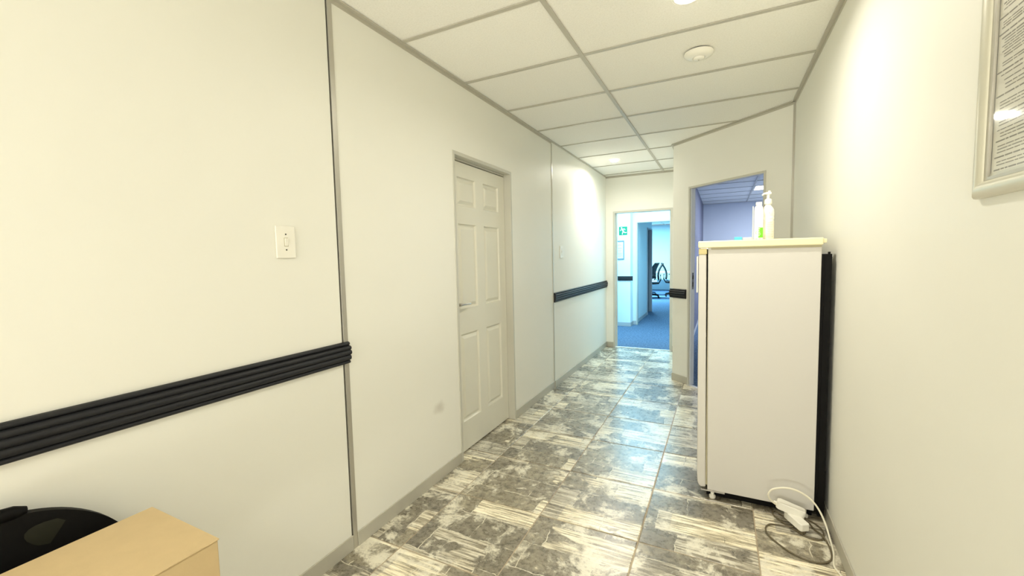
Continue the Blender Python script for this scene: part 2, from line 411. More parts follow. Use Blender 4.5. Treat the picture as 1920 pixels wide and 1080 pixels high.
def wall_angle(p, q, ww=.022):
    p = Vector(p + (0,)); q = Vector(q + (0,)); d = (q - p); L = d.length; a = math.atan2(d.y, d.x)
    bm = new_bm(); add_box(bm, 0, L, 0, ww, H - .003, H + .003); add_box(bm, 0, L, 0, .002, H - .02, H + .01)
    o = obj('wall_angle', bm, m_grid, ce); o.location = (p.x, p.y, 0); o.rotation_euler = (0, 0, a)
PA, PB = (-.46, 4.735), (XR, 3.880)
wall_angle((XL, YF), (XL, YB)) ; ce.children[-1].location.x += 0
wall_angle((XR, YB), PB); wall_angle(PB, PA); wall_angle(PA, (-.46, YF)); wall_angle((-.46, YF), (XL, YF))
# the slab above closes the void
box('ceiling_slab', m_gap, -5.1, 2.1, YB - .1, 17.2, H + .12, H + .2, ce)

# ================================================================== WALLS
wl = struct('wall_left', 'long pale cream partition wall on the left')
def wpanel(parent, x0, x1, y0, y1, z0, z1, m=m_wall, name='wall_panel'):
    return box(name, m, x0, x1, y0, y1, z0, z1, parent)
wpanel(wl, XL - .1, XL, YB, S1 - .016, 0, H)
D0, D1, DZ = 2.249, 3.072, 2.022       # outer edges of the door frame
wpanel(wl, XL - .1, XL, S1 + .014, D0 + .01, 0, H)
wpanel(wl, XL - .1, XL, D0 + .01, D1 - .01, DZ - .01, H)
wpanel(wl, XL - .1, XL, D1 - .01, S2 - .006, 0, H)
wpanel(wl, XL - .1, XL + .004, S2 + .006, YF, 0, H)
box('joint_gap', m_gap, XL - .1, XL - .006, S1 - .018, S1 - .004, 0, H, wl)
box('cover_strip', m_alu, XL - .02, XL + .003, S1 - .0085, S1 + .016, 0, H - .02, wl, bevel=.001)
box('cover_strip', m_alu, XL - .02, XL + .0055, S2 - .008, S2 + .008, 0, H - .02, wl, bevel=.001)
box('joint_gap', m_gap, XL - .1, XL - .004, S2 - .012, S2 - .006, 0, H, wl)

wr = struct('wall_right', 'long pale cream partition wall on the right')
wpanel(wr, XR, XR + .1, YB, PB[1] + .05, 0, H)
box('cover_strip', m_alu, XR - .014, XR + .002, PB[1] - .012, PB[1] + .006, 0, H - .02, wr, bevel=.001)

# angled wall, built along local x from PA to PB
AL = math.hypot(PB[0] - PA[0], PB[1] - PA[1]); AA = math.atan2(PB[1] - PA[1], PB[0] - PA[0])
wa = struct('wall_angled', 'diagonal pale cream wall beside the fridge with an office doorway', (PA[0], PA[1], 0), AA)
A0, A1, AZ = .213, 1.045, 2.003
wpanel(wa, 0, A0 + .008, 0, .055, 0, H)
wpanel(wa, A0 + .008, A1 - .008, 0, .055, AZ - .008, H)
wpanel(wa, A1 - .008, AL, 0, .055, 0, H)
# far wall
wf = struct('wall_far', 'narrow cream wall with a doorway at the corridor end')
F0, F1, FZ = -1.412, -.603, 1.972
wpanel(wf, XL - .1, F0 + .01, YF, YF + .1, 0, H); wpanel(wf, F0 + .01, F1 - .01, YF, YF + .1, FZ - .01, H); wpanel(wf, F1 - .01, -.36, YF, YF + .1, 0, H)
wn = struct('wall_inner', 'short cream return wall behind the diagonal wall')
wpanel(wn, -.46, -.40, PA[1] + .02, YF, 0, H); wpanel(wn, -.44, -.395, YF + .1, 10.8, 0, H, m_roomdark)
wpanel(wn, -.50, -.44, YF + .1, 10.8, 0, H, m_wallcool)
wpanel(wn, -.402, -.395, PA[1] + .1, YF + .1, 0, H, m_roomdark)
wo = struct('wall_office', 'grey blue back and side walls of the side office')
wpanel(wo, -.5, 1.9, 10.8, 10.9, 0, H, m_roomwall); wpanel(wo, 1.8, 1.9, 3.9, 10.8, 0, H, m_roomwall); wpanel(wo, XR + .1, 1.9, 3.83, 3.93, 0, H, m_roomwall)
# wall behind the camera
wb = struct('wall_back', 'plain cream wall closing the corridor behind the camera')
wpanel(wb, XL - .1, -1.36, YB - .1, YB, 0, H); wpanel(wb, .32, XR + .1, YB - .1, YB, 0, H); wpanel(wb, -1.36, .32, YB - .1, YB, 0, .06); wpanel(wb, -1.36, .32, YB - .1, YB, 2.2, H)
wi = struct('fill_window_1', 'unseen tall window added behind the camera for fill light')  # window added out of view to let fill light in
for a in ((-1.36, .32, .06, .10), (-1.36, .32, 2.16, 2.2), (-1.36, -1.32, .10, 2.16), (.28, .32, .10, 2.16), (-.54, -.50, .10, 2.16)):
    box('fill_window_frame', m_frame, a[0], a[1], YB - .07, YB - .02, a[2], a[3], wi)
lw_ = area('window_fill', (-.52, YB - .12, 1.13), 1.66, 2.1, P_WIN_FILL, (1, .985, .89), rot=(math.radians(90), 0, 0))  # added fill light shining in through the invented opening
# added low light aimed up through the opening to brighten the ceiling
area('upward_fill', (-.52, YB - 1.0, -.05), 1.9, 1.3, P_UP_FILL, (1, .97, .87), rot=(math.radians(122), 0, 0))
# passage walls
wp = struct('wall_passage', 'bright pale wall with the exit sign beyond the far doorway')
wpanel(wp, -3.2, -1.524, 8.03, 8.13, 0, H, m_wallcool)
wpanel(wp, -1.56, -1.524, 8.13, 8.28, 0, H, m_wallcool)
wpanel(wp, -3.3, -3.2, YF, 8.13, 0, H, m_wallcool)
wpanel(wp, -3.3, XL - .1, YF, YF + .1, 0, H, m_wallcool)
wq = struct('wall_lobby', 'pale header wall with a wide opening beyond the passage')
G0, G1, GZ = -1.46, -.62, 1.972
wpanel(wq, -1.56, G0, 8.28, 8.38, 0, H, m_wallcool); wpanel(wq, G0, G1, 8.28, 8.38, GZ, H, m_wallcool); wpanel(wq, G1, -.5, 8.28, 8.38, 0, H, m_wallcool)
wpanel(wq, -1.58, -1.48, 8.38, 9.70, 0, H, m_wallcool); wpanel(wq, -1.58, -1.48, 9.70, 10.36, 1.935, H, m_wallcool)
wpanel(wq, -1.58, -1.48, 10.36, 10.42, 0, H, m_wallcool)
wpanel(wq, -5.0, -1.58, 10.32, 10.42, 0, H, m_wallcool)
ws = struct('wall_open_office', 'bright pale walls of the open office at the far end')
wpanel(ws, -5.0, 1.9, 17.0, 17.1, 0, H, m_wallcool); wpanel(ws, -5.1, -5.0, 10.3, 17.1, 0, H, m_wallcool); wpanel(ws, 1.8, 1.9, 10.9, 17.1, 0, H, m_wallcool)

# skirtings
def skirt(name, label, boxes, loc=(0, 0, 0), rz=0, m=m_trimgrey):
    bm = new_bm()
    for bx in boxes: add_box(bm, *bx)
    o = obj(name, bm, m, bevel=.002); o.location = loc; o.rotation_euler = (0, 0, rz); tag(o, label, kind='structure'); return o
sk = .007
skirt('baseboard_left', 'grey skirting along the left wall', [(XL, XL + sk, YB, S1 - .012, 0, .07), (XL, XL + sk, S1 + .016, D0, 0, .07), (XL, XL + sk, D1, S2 - .006, 0, .07), (XL + .004, XL + .004 + sk, S2 + .008, YF, 0, .07)])
skirt('baseboard_right', 'grey skirting along the right wall', [(XR - sk, XR, YB, PB[1], 0, .07)])
skirt('baseboard_angled', 'grey skirting of the diagonal wall', [(-.004, A0, -sk, 0, 0, .075), (A1, AL, -sk, 0, 0, .075)], (PA[0], PA[1], 0), AA)
skirt('baseboard_far', 'grey skirting stub beside the far doorway', [(XL + .012, F0, YF - sk, YF, 0, .07), (F1, -.46, YF - sk, YF, 0, .07)])
skirt('baseboard_inner', 'grey skirting of the short return wall', [(-.46 - sk, -.46, PA[1] + .01, YF - .01, 0, .07)])
m_skcool = mat('pale_grey_skirting', (0.42, 0.44, 0.45, 1), .4, noise=.02)
skirt('baseboard_passage', 'pale grey skirting below the exit sign wall', [(-3.2, -1.524, 8.03 - sk, 8.03, 0, .075), (-1.524, -1.524 + sk, 8.023, 8.28, 0, .075), (-1.524, G0, 8.28 - sk, 8.28, 0, .075), (-1.48, -1.48 + sk, 8.38, 9.69, 0, .075)], m=m_skcool)
skirt('baseboard_office', 'grey skirting of the side office', [(-.395, -.395 + sk, 6.3, 10.8, 0, .07), (-.39, 1.8, 10.8 - sk, 10.8, 0, .07)], m=m_skcool)

# chair rails: ridged profile (depth, z)
def rail_profile(z0, h, d):
    pts = [(0, z0)]
    seg = [(0.00, 0.15, .62), (.17, .40, .86), (.42, .62, 1.0), (.64, .82, .92), (.84, 1.0, .60)]
    for a, b, dd in seg:
        n = 6
        for i in range(n + 1):
            t = i / n; ang = math.pi * t
            z = z0 + h * (a + (b - a) * t); x = d * (dd - .22 + .22 * math.sin(ang) ** .6)
            pts.append((x, z))
    pts.append((0, z0 + h)); return pts
def rail(name, label, L, z0, h, d, loc, rz):
    # local: runs along +x, depth along -y
    bm = new_bm(); add_prism(bm, [(-p[0], p[1]) for p in rail_profile(z0, h, d)], 0, L, 'x')
    o = obj(name, bm, m_rail, smooth=True); o.location = loc; o.rotation_euler = (0, 0, rz); tag(o, label, kind='structure'); return o
R90 = math.pi / 2
rail('trim_1', 'long charcoal ridged chair rail on the near left wall', S1 + .012 - YB, .878, .098, .030, (XL, YB, 0), R90)
rail('trim_2', 'charcoal ridged chair rail on the left wall past the door', YF - S2 - .005, .878, .098, .026, (XL + .004, S2 + .003, 0), R90)
rail('trim_3', 'short charcoal chair rail stub between the two doorways', A0 - .02 + .03, .884, .095, .026, (PA[0] - math.cos(AA) * .03, PA[1] - math.sin(AA) * .03, 0), AA)
rail('trim_4', 'charcoal chair rail below the exit sign', 1.70, .867, .082, .026, (-3.18, 8.03, 0), 0)

# ================================================================== DOORS
# door_1: closed six panel door in the left wall
d1 = struct('door_1', 'closed grey six-panel door in the left wall')
def frame_bm(y0, y1, z1, face, x_front, x_back, proud):
    bm = new_bm()
    add_box(bm, x_back, x_front + proud, y0, y0 + face, 0, z1); add_box(bm, x_back, x_front + proud, y1 - face, y1, 0, z1)
    add_box(bm, x_back, x_front + proud, y0 + face, y1 - face, z1 - face, z1)
    # stop
    add_box(bm, x_back, x_back + .045, y0 + face, y0 + face + .006, 0, z1 - face); add_box(bm, x_back, x_back + .045, y1 - face - .006, y1 - face, 0, z1 - face)
    add_box(bm, x_back, x_back + .05, y0 + face + .006, y1 - face - .006, z1 - face - .012, z1 - face)
    return bm
obj('door_frame', frame_bm(D0, D1, DZ, .022, XL, XL - .1, .004), m_frame, d1, bevel=.0015)
LX = -1.575; ly0, ly1, lz0, lz1 = D0 + .027, D1 - .027, .010, DZ - .040
T = .038
ys = [ly0, ly0 + .098, ly0 + .098 + .232, ly1 - .098 - .232, ly1 - .098, ly1]
zs = [lz0, .215, .825, 1.0, 1.575, 1.695, 1.885, lz1]
bm = new_bm()
for a, b in ((0, 1), (2, 3), (4, 5)): add_box(bm, LX - T, LX, ys[a], ys[b], lz0, lz1)
for a, b in ((0, 1), (2, 3), (4, 5), (6, 7)):
    for c, d in ((1, 2), (3, 4)): add_box(bm, LX - T, LX, ys[c], ys[d], zs[a], zs[b])
leaf = obj('door_leaf', bm, m_door, d1)
def loop_rects(bm, y0, y1, z0, z1, steps):
    prev = None
    for ins, x in steps:
        r = [bm.verts.new(v) for v in ((x, y0 + ins, z0 + ins), (x, y1 - ins, z0 + ins), (x, y1 - ins, z1 - ins), (x, y0 + ins, z1 - ins))]
        if prev:
            for i in range(4): bm.faces.new((prev[i], prev[(i + 1) % 4], r[(i + 1) % 4], r[i]))
        prev = r
    bm.faces.new(prev)
for a, b in ((1, 2), (3, 4), (5, 6)):
    for c, d in ((1, 2), (3, 4)):
        bm = new_bm(); loop_rects(bm, ys[c], ys[d], zs[a], zs[b], [(0, LX), (.007, LX - .012), (.014, LX - .014), (.036, LX - .002), (.040, LX - .002)])
        obj('door_panel', bm, m_door, leaf)
bm = new_bm()
add_lathe(bm, [(0, 0), (.024, 0), (.024, .006), (.012, .010), (.010, .045), (0, .045)], M=Matrix.Translation((LX, ly0 + .05, 1.035)) @ Matrix.Rotation(R90, 4, 'Y'), n=20)
add_tube(bm, [(LX + .04, ly0 + .045, 1.035), (LX + .044, ly0 + .08, 1.036), (LX + .042, ly0 + .13, 1.035), (LX + .038, ly0 + .165, 1.032)], [.009, .009, .008, .007])
tag(obj('door_handle', bm, m_steel, leaf, smooth=True), 'slim metal lever handle')
bm = new_bm(); add_lathe(bm, [(0, 0), (.021, 0), (.021, .005), (.009, .008), (0, .008)], M=Matrix.Translation((LX, ly0 + .05, .978)) @ Matrix.Rotation(R90, 4, 'Y'), n=20)
obj('keyhole_rose', bm, m_steel, leaf, smooth=True)

# door_2: far doorway
d2 = struct('door_2', 'open doorway with a slim frame at the corridor end')
bm = new_bm(); fa = .028
for a, b in ((F0, F0 + fa), (F1 - fa, F1)): add_box(bm, a, b, YF - .006, YF + .106, 0, FZ)
add_box(bm, F0 + fa, F1 - fa, YF - .006, YF + .106, FZ - fa, FZ)
obj('door_frame', bm, m_frame, d2, bevel=.002)
bm = new_bm(); add_box(bm, F1 - fa - .012, F1 - fa, YF + .05, YF + .106, 0, FZ - fa); add_box(bm, F0 + fa, F0 + fa + .012, YF + .05, YF + .106, 0, FZ - fa)
obj('door_stop', bm, m_frame, d2)
for z in (.25, 1.72):
    box('hinge', m_steel, F1 - fa - .005, F1 - fa, YF + .0, YF + .05, z, z + .09, d2)
box('threshold_strip', m_threshold, F0, F1 , YF - .01, YF + .035, 0, .005, d2, bevel=.0015)

# door_3: office doorway in the diagonal wall (local coordinates of the wall)
d3 = struct('door_3', 'open office doorway in the diagonal wall behind the fridge', (PA[0], PA[1], 0), AA)
fa = .020
bm = new_bm()
for a, b in ((A0, A0 + fa), (A1 - fa, A1)): add_box(bm, a, b, -.006, .060, 0, AZ)
add_box(bm, A0 + fa, A1 - fa, -.006, .060, AZ - fa, AZ)
obj('door_frame', bm, m_frame, d3, bevel=.002)
bm = new_bm(); add_box(bm, A0 + fa, A0 + fa + .008, .010, .058, 0, AZ - fa)
obj('door_stop', bm, mat('blue_lit_paint', (.70, .75, .84, 1), .35), d3)  # blue light from the office put into the stop's colour
sp = box('strike_plate', m_steel, A0 + fa, A0 + fa + .0095, .024, .046, .985, 1.15, d3)
box('latch_hole', m_gap, A0 + fa + .006, A0 + fa + .0105, .029, .042, 1.085, 1.125, sp)
box('latch_hole', m_gap, A0 + fa + .006, A0 + fa + .0105, .030, .041, 1.01, 1.055, sp)
box('threshold_strip', m_threshold, A0 + .005, A1 - .005, -.012, .03, 0, .005, d3, bevel=.0015)
# carpet of the office, from the threshold to its back wall
def wloc(s_, d_): return (PA[0] + s_ * math.cos(AA) - d_ * math.sin(AA), PA[1] + s_ * math.sin(AA) + d_ * math.cos(AA))
bm = new_bm(); add_prism(bm, [wloc(A0 + fa, .03), wloc(A1 - fa, .03), wloc(A1 - fa, .05), wloc(AL, .05), (1.8, 3.93), (1.8, 6.18), (-.402, 6.18), (-.402, 4.80), wloc(A0 + fa, .05)], -.06, .004)
tag(obj('floor_office_carpet', bm, m_carpet), 'blue carpet floor of the side office', kind='structure')

# door_4: frame around passage opening, door_5: dark side doorway
d4 = struct('door_4', 'second opening beyond the far doorway')
bm = new_bm(); add_box(bm, G0 - .002, G0 + .02, 8.27, 8.39, 0, GZ); add_box(bm, G0 + .02, G1 - .02, 8.27, 8.39, GZ - .02, GZ + .002); add_box(bm, G1 - .02, G1 + .002, 8.27, 8.39, 0, GZ)
obj('door_frame', bm, m_frame, d4, bevel=.001)
d5 = struct('door_5', 'dark side doorway in the passage wall')
bm = new_bm(); add_box(bm, -1.59, -1.465, 9.70, 9.73, 0, 1.94); add_box(bm, -1.59, -1.465, 10.33, 10.37, 0, 1.94); add_box(bm, -1.59, -1.465, 9.73, 10.33, 1.91, 1.94)
obj('door_frame', bm, mat('grey_blue_frame', (0.34, 0.33, 0.35, 1), .4), d5)
bm = new_bm(); add_box(bm, -1.575, -1.535, 9.735, 10.325, .006, 1.908)
obj('door_leaf', bm, mat('dark_door', (0.05, 0.06, 0.08, 1), .5), d5)

# ================================================================== CEILING FIXTURES
def downlight(x, y, label, power, group='recessed ceiling downlights'):
    t = empty('downlight', (x, y, H)); tag(t, label, 'light', group)
    bm = new_bm(); add_lathe(bm, [(.046, .003), (.046, -.001), (.050, -.004), (.058, -.004), (.064, 0), (.064, .003)], n=40)
    obj('trim_ring', bm, m_white, t, smooth=True)
    bm = new_bm(); add_lathe(bm, [(.046, .001), (.044, -.006), (.034, -.013), (.018, -.017), (0, -.018)], n=40)
    obj('diffuser', bm, m_lamp, t, smooth=True)
    l = area('lamp', (0, 0, -.022), .085, 0, power, WARM, 'DISK', 165); l.parent = t
    return t
downlight(-.15, 2.09, 'bright round downlight in the ceiling nearest the camera', P_DOWN)
downlight(-1.16, 5.13, 'small bright downlight far along the corridor ceiling', P_DOWN2)
def troffer(x, y, label, power, col, m=None, z=H):
    t = empty('ceiling_light_panel', (x, y, z)); tag(t, label, 'light')
    bm = new_bm()
    for a in ((-.585, .585, -.285, -.265), (-.585, .585, .265, .285), (-.585, -.565, -.265, .265), (.565, .585, -.265, .265)): add_box(bm, *a, .003, .03)
    obj('frame', bm, m_white, t); box('diffuser', m_panelglow, -.565, .565, -.265, .265, .008, .014, t)
    l = area('lamp', (0, 0, -.006), 1.1, .5, power, col); l.parent = t
    return t
troffer(-.123, Y0 - .6 * 6 + .3, 'unseen ceiling light panel added at the rear of the corridor for fill', P_REAR_FILL, WARM)  # panel added out of view for warm fill
troffer(1.077, Y0 + .6 * 11 + .3, 'bright flush ceiling panel in the side office', P_ROOM, BLUE)
t = troffer(-1.3, 7.15, 'unseen ceiling panel added above the passage for cool light', P_PASS_FILL, COOL, z=H - .035)  # added lamp, never in view, gives the passage its cool cast
t = troffer(-2.6, 14.0, 'flush ceiling panel above the office chairs', P_FAR, COOL, z=H - .035)

sd = empty('smoke_detector', (-.13, 2.68, H)); tag(sd, 'round white smoke detector on the ceiling tile', 'smoke detector')
bm = new_bm(); add_lathe(bm, [(0, .004), (.066, .004), (.066, -.003), (0, -.003)], n=48); obj('base', bm, m_gap, sd, smooth=True)
bm = new_bm(); add_lathe(bm, [(0, -.003), (.076, -.003), (.078, -.010), (.070, -.020), (.050, -.028), (.033, -.031), (.031, -.029), (0, -.029)], n=48)
obj('cover', bm, m_white, sd, smooth=True)
bm = new_bm(); add_lathe(bm, [(0, -.0295), (.029, -.0295), (.029, -.033), (.024, -.039), (.008, -.042), (0, -.042)], n=40); obj('sensor_cap', bm, m_white, sd, smooth=True)
bm = new_bm(); add_lathe(bm, [(0, -.041), (.0035, -.041), (.0035, -.0435), (0, -.0435)], n=12); obj('indicator', bm, m_gask, sd)

# ================================================================== LIGHT SWITCHES
def switch(y0, y1, z0, z1, x, label):
    t = empty('light_switch', (x, (y0 + y1) / 2, (z0 + z1) / 2)); tag(t, label, 'light switch')
    hy, hz = (y1 - y0) / 2, (z1 - z0) / 2
    box('plate', m_white, 0, .007, -hy, hy, -hz, hz, t, bevel=.003, seg=3)
    box('rocker_surround', m_gask, .0065, .0073, -.0085, .0085, -.017, .017, t)
    bm = new_bm(); add_prism(bm, [(.005, -.015), (.0085, -.015), (.014, .013), (.012, .015), (.005, .015)], -.0065, .0065, 'y')
    obj('rocker', bm, m_white, t)
    for s in (-1, 1):
        bm = new_bm(); add_lathe(bm, [(0, 0), (.0032, 0), (.0025, .0015), (0, .0015)], M=Matrix.Translation((.0068, 0, s * .030)) @ Matrix.Rotation(R90, 4, 'Y'), n=12)
        obj('screw', bm, m_gap, t)
switch(1.041, 1.122, 1.356, 1.480, XL, 'white light switch on the near left wall above the rail')
switch(4.175, 4.268, 1.325, 1.452, XL + .004, 'small white light switch on the left wall past the door')

# ================================================================== PICTURE FRAMES AND SIGN
pf = empty('notice_frame', (XR, .93, 1.74)); tag(pf, 'large aluminium frame with a printed notice on the right wall', 'picture frame')
fy0, fy1, fz0, fz1 = -.315, .315, -.30, .40          # local (y, z)
def half_round(wd, dp, n=8):
    return [(wd * .5 * (1 - math.cos(math.pi * i / n)), dp * (.35 + .65 * math.sin(math.pi * i / n))) for i in range(n + 1)]
def frame_side(p, q, inward):
    # p->q along the outer edge; inward 2-D direction in (y,z); mitred
    bm = new_bm(); p = Vector(p); q = Vector(q); d = (q - p).normalized(); inn = Vector(inward); rings = []
    prof = [(0, 0)] + half_round(.034, .017) + [(.036, .004), (.046, .004), (.046, 0)]
    for base, s in ((p, 1), (q, -1)):
        r = []
        for wv, hx in prof:
            c = base + inn * wv + d * s * wv
            r.append(bm.verts.new((-hx, c.x, c.y)))
        rings.append(r)
    n = len(prof)
    for i in range(n): bm.faces.new((rings[0][i], rings[0][(i + 1) % n], rings[1][(i + 1) % n], rings[1][i]))
    bm.faces.new(rings[0]); bm.faces.new(rings[1][::-1])
    return obj('frame_rail', bm, m_silver, pf, smooth=True)
m_silver = mat('satin_aluminium_frame', (0.68, 0.66, 0.56, 1), .3, .45, noise=.02)
frame_side((fy0, fz0), (fy1, fz0), (0, 1)); frame_side((fy1, fz0), (fy1, fz1), (-1, 0)); frame_side((fy1, fz1), (fy0, fz1), (0, -1)); frame_side((fy0, fz1), (fy0, fz0), (1, 0))
for a in ((fy0 + .0335, fy0 + .046, fz0 + .0335, fz1 - .0335), (fy1 - .046, fy1 - .0335, fz0 + .0335, fz1 - .0335), (fy0 + .046, fy1 - .046, fz1 - .046, fz1 - .0335), (fy0 + .046, fy1 - .046, fz0 + .0335, fz0 + .040)):
    box('frame_lip', m_alu, -.0085, 0, *a, pf)
box('paper', m_paper, -.003, -.0005, fy0 + .04, fy1 - .04, fz0 + .04, fz1 - .04, pf)
box('cover_sheet', m_frosted, -.0062, -.0050, fy0 + .041, fy1 - .041, fz0 + .041, fz1 - .041, pf)
lines = [(1.187, 1.8060), (1.180, 1.8010), (1.186, 1.7950), (1.199, 1.7810), (1.186, 1.7710), (1.185, 1.7660), (1.189, 1.7610), (1.197, 1.7500), (1.187, 1.7410), (1.178, 1.7355), (1.178, 1.7300), (1.185, 1.7250), (1.177, 1.7200), (1.184, 1.7150), (1.177, 1.7090), (1.177, 1.7040), (1.181, 1.6930), (1.180, 1.6880), (1.197, 1.6780), (1.183, 1.6700), (1.172, 1.6590), (1.168, 1.6500), (1.167, 1.6430), (1.195, 1.6320), (1.181, 1.6190), (1.181, 1.613), (1.181, 1.607), (1.19, 1.596), (1.181, 1.588), (1.181, 1.581), (1.181, 1.575), (1.186, 1.5660), (1.175, 1.5590), (1.174, 1.5530), (1.188, 1.5450), (1.181, 1.5350), (1.181, 1.5290), (1.182, 1.5230), (1.190, 1.5140), (1.182, 1.5050), (1.181, 1.4990), (1.190, 1.4900), (1.181, 1.4810), (1.180, 1.4750)]
z = 1.815
while z < 2.07:
    lines.append((1.183 + rnd.choice((0, 0, .012)), z)); z += rnd.choice((.0055, .0055, .0055, .011))
bm = new_bm()
for yl, zl in lines:
    head = yl > 1.1865
    end = .70 if not head and rnd.random() < .75 else rnd.uniform(.86, 1.08)
    y = yl
    while y > end:                      # words
        wlen = rnd.uniform(.008, .034)
        yy = max(y - wlen, end)
        add_box(bm, -.0034, -.0030, yy - .93, y - .93, zl - 1.74 - (.0009 if not head else .0013), zl - 1.74 + (.0009 if not head else .0013))
        y = yy - .0035
tag(obj('printed_text', bm, m_ink, pf), kind='stuff')

# certificate in the passage
cf = empty('certificate_frame', (-1.735, 8.03, 1.44)); tag(cf, 'small framed certificate on the wall under the exit sign', 'picture frame')
m_cfr = mat('blue_grey_frame', (0.20, 0.26, 0.33, 1), .3, .3)
bm = new_bm()
for a in ((-.13, .10, -.175, -.155), (-.13, .10, .157, .177), (-.13, -.112, -.155, .157), (.082, .10, -.155, .157)): add_box(bm, a[0], a[1], -.016, 0, a[2], a[3])
obj('frame', bm, m_cfr, cf, bevel=.003)
box('paper', m_paperblue, -.112, .082, -.006, -.002, -.155, .157, cf)
bm = new_bm()
for zz, a, b in ((.10, -.03, .04), (.085, -.04, .05), (.04, -.05, .05), (.025, -.06, .055), (-.005, -.05, .05), (-.03, -.05, .04), (-.06, -.08, .06), (-.075, -.08, .05), (-.10, -.08, .06), (-.12, -.06, .04)):
    add_box(bm, a, b, -.0072, -.006, zz - .003, zz + .003)
obj('printed_text', bm, m_inkblue, cf)

es = empty('exit_sign', (-1.75, 8.03, 1.795)); tag(es, 'green and white emergency exit sign with running man and arrow', 'sign')
box('backplate', m_signwhite, -.205, .180, -.006, 0, -.092, .092, es, bevel=.001)
box('arrow_square', m_green, -.190, -.020, -.0072, -.006, -.08, .08, es)
box('running_man_square', m_green, .018, .172, -.0072, -.006, -.08, .08, es)
bm = new_bm()
for poly in ([(-.17, -.018), (-.09, -.018), (-.09, .018), (-.17, .018)], [(-.095, -.055), (-.03, 0), (-.095, .055)]):
    add_prism(bm, [(a, b) for a, b in poly], -.0085, -.0071, 'y')
obj('arrow', bm, m_signwhite, es)
bm = new_bm()
def limb(bm, a, b, w0, w1):
    a = Vector(a); b = Vector(b); d = (b - a).normalized(); n_ = Vector((-d.y, d.x))
    P = [a + n_ * w0, b + n_ * w1, b + d * w1 * .7, b - n_ * w1, a - n_ * w0, a - d * w0 * .7]
    add_prism(bm, [(p.x, p.y) for p in P], -.0085, -.0071, 'y')
k = 12; add_prism(bm, [(.066 + .014 * math.cos(2 * math.pi * i / k), .055 + .014 * math.sin(2 * math.pi * i / k)) for i in range(k)], -.0085, -.0071, 'y')
limb(bm, (.082, .030), (.100, -.012), .017, .013)      # trunk
limb(bm, (.080, .034), (.050, .020), .007, .006); limb(bm, (.050, .020), (.044, .004), .006, .005)   # arm
limb(bm, (.092, .036), (.122, .036), .007, .006); limb(bm, (.122, .036), (.132, .016), .006, .005)
limb(bm, (.100, -.012), (.126, -.034), .010, .008); limb(bm, (.126, -.034), (.158, -.030), .008, .006)
limb(bm, (.096, -.014), (.082, -.040), .010, .008); limb(bm, (.082, -.040), (.080, -.066), .008, .006)
obj('running_man', bm, m_signwhite, es)

# ================================================================== FRIDGE
fr = empty('fridge', (.19, 2.70, 0)); tag(fr, 'cream-white upright fridge standing against the right wall', 'fridge')
ox, oy = .19, 2.70
FY0, FY1 = 2.45, 2.99
def fb(name, m, x0, x1, y0, y1, z0, z1, bevel=0, parent=fr, seg=2):
    return box(name, m, x0 - ox, x1 - ox, y0 - oy, y1 - oy, z0, z1, parent, bevel, seg=seg)
# body tapers very slightly as in a leaning cabinet
bm = new_bm(); vs = add_box(bm, -.055 - ox, .426 - ox, FY0 - oy, FY1 - oy, .052, 1.372)
for v in vs:
    if v.co.z > 1 and v.co.x < 0: v.co.x -= .010
obj('body', bm, m_cream, fr, bevel=.004)
fb('lid', m_lid, -.112, .430, FY0 - .012, FY1 + .012, 1.368, 1.404, bevel=.006, seg=3)
fb('lid_rear_clip', m_lid, .428, .444, FY0 - .002, FY0 + .05, 1.378, 1.398, bevel=.003)
fb('lid_underside', m_gask, -.05, .424, FY0 - .004, FY1 + .004, 1.358, 1.369)
# door: profile in x,z with rounded lower corner
dx0, dx1 = -.108, -.062
poly = [(dx1 - .002, .062), (dx0 + .022, .060), (dx0 + .010, .068), (dx0 + .003, .085), (dx0, .13), (dx0, 1.335), (dx1 - .008, 1.335)]
bm = new_bm(); add_prism(bm, [(a - ox, b) for a, b in poly], FY0 + .002 - oy, FY1 - .002 - oy, 'y')
door = obj('door', bm, m_cream, fr, bevel=.006, seg=3)
for v in door.data.vertices:
    if v.co.z > 1.2: v.co.x -= .002
fb('door_top_cap', m_yel, -.110, -.070, FY0 + .0, FY1 - .0, 1.3345, 1.3655, bevel=.004, parent=door)
fb('gasket', m_gask, -.064, -.052, FY0 + .008, FY1 - .008, .075, 1.362, parent=fr)
for zz in (1.205, 1.285):
    fb('handle_mount', m_white, -.114, -.107, FY0 + .03, FY0 + .055, zz, zz + .02, bevel=.003, parent=door)
fb('door_handle', m_white, -.120, -.112, FY0 + .012, FY0 + .045, 1.13, 1.325, bevel=.003, parent=door)
fb('hinge', m_steel, -.10, -.045, FY0 + .004, FY0 + .05, 1.362, 1.369, parent=fr)
fb('hinge', m_steel, -.088, .03, FY0 - .004, FY0 + .05, .046, .053, parent=fr)
fb('underside_shade', m_black, -.060, .424, FY0 + .044, FY1 - .03, .004, .052)  # black block put in for the dark shade under the fridge
for px in (-.030, .39):
    for py in (FY0 + .024, FY1 - .05):
        bm = new_bm(); add_lathe(bm, [(0, 0), (.014, 0), (.017, .006), (.017, .014), (.009, .02), (.009, .054), (0, .054)], (px - ox, py - oy, 0), n=20)
        obj('foot', bm, m_white, fr, smooth=True)
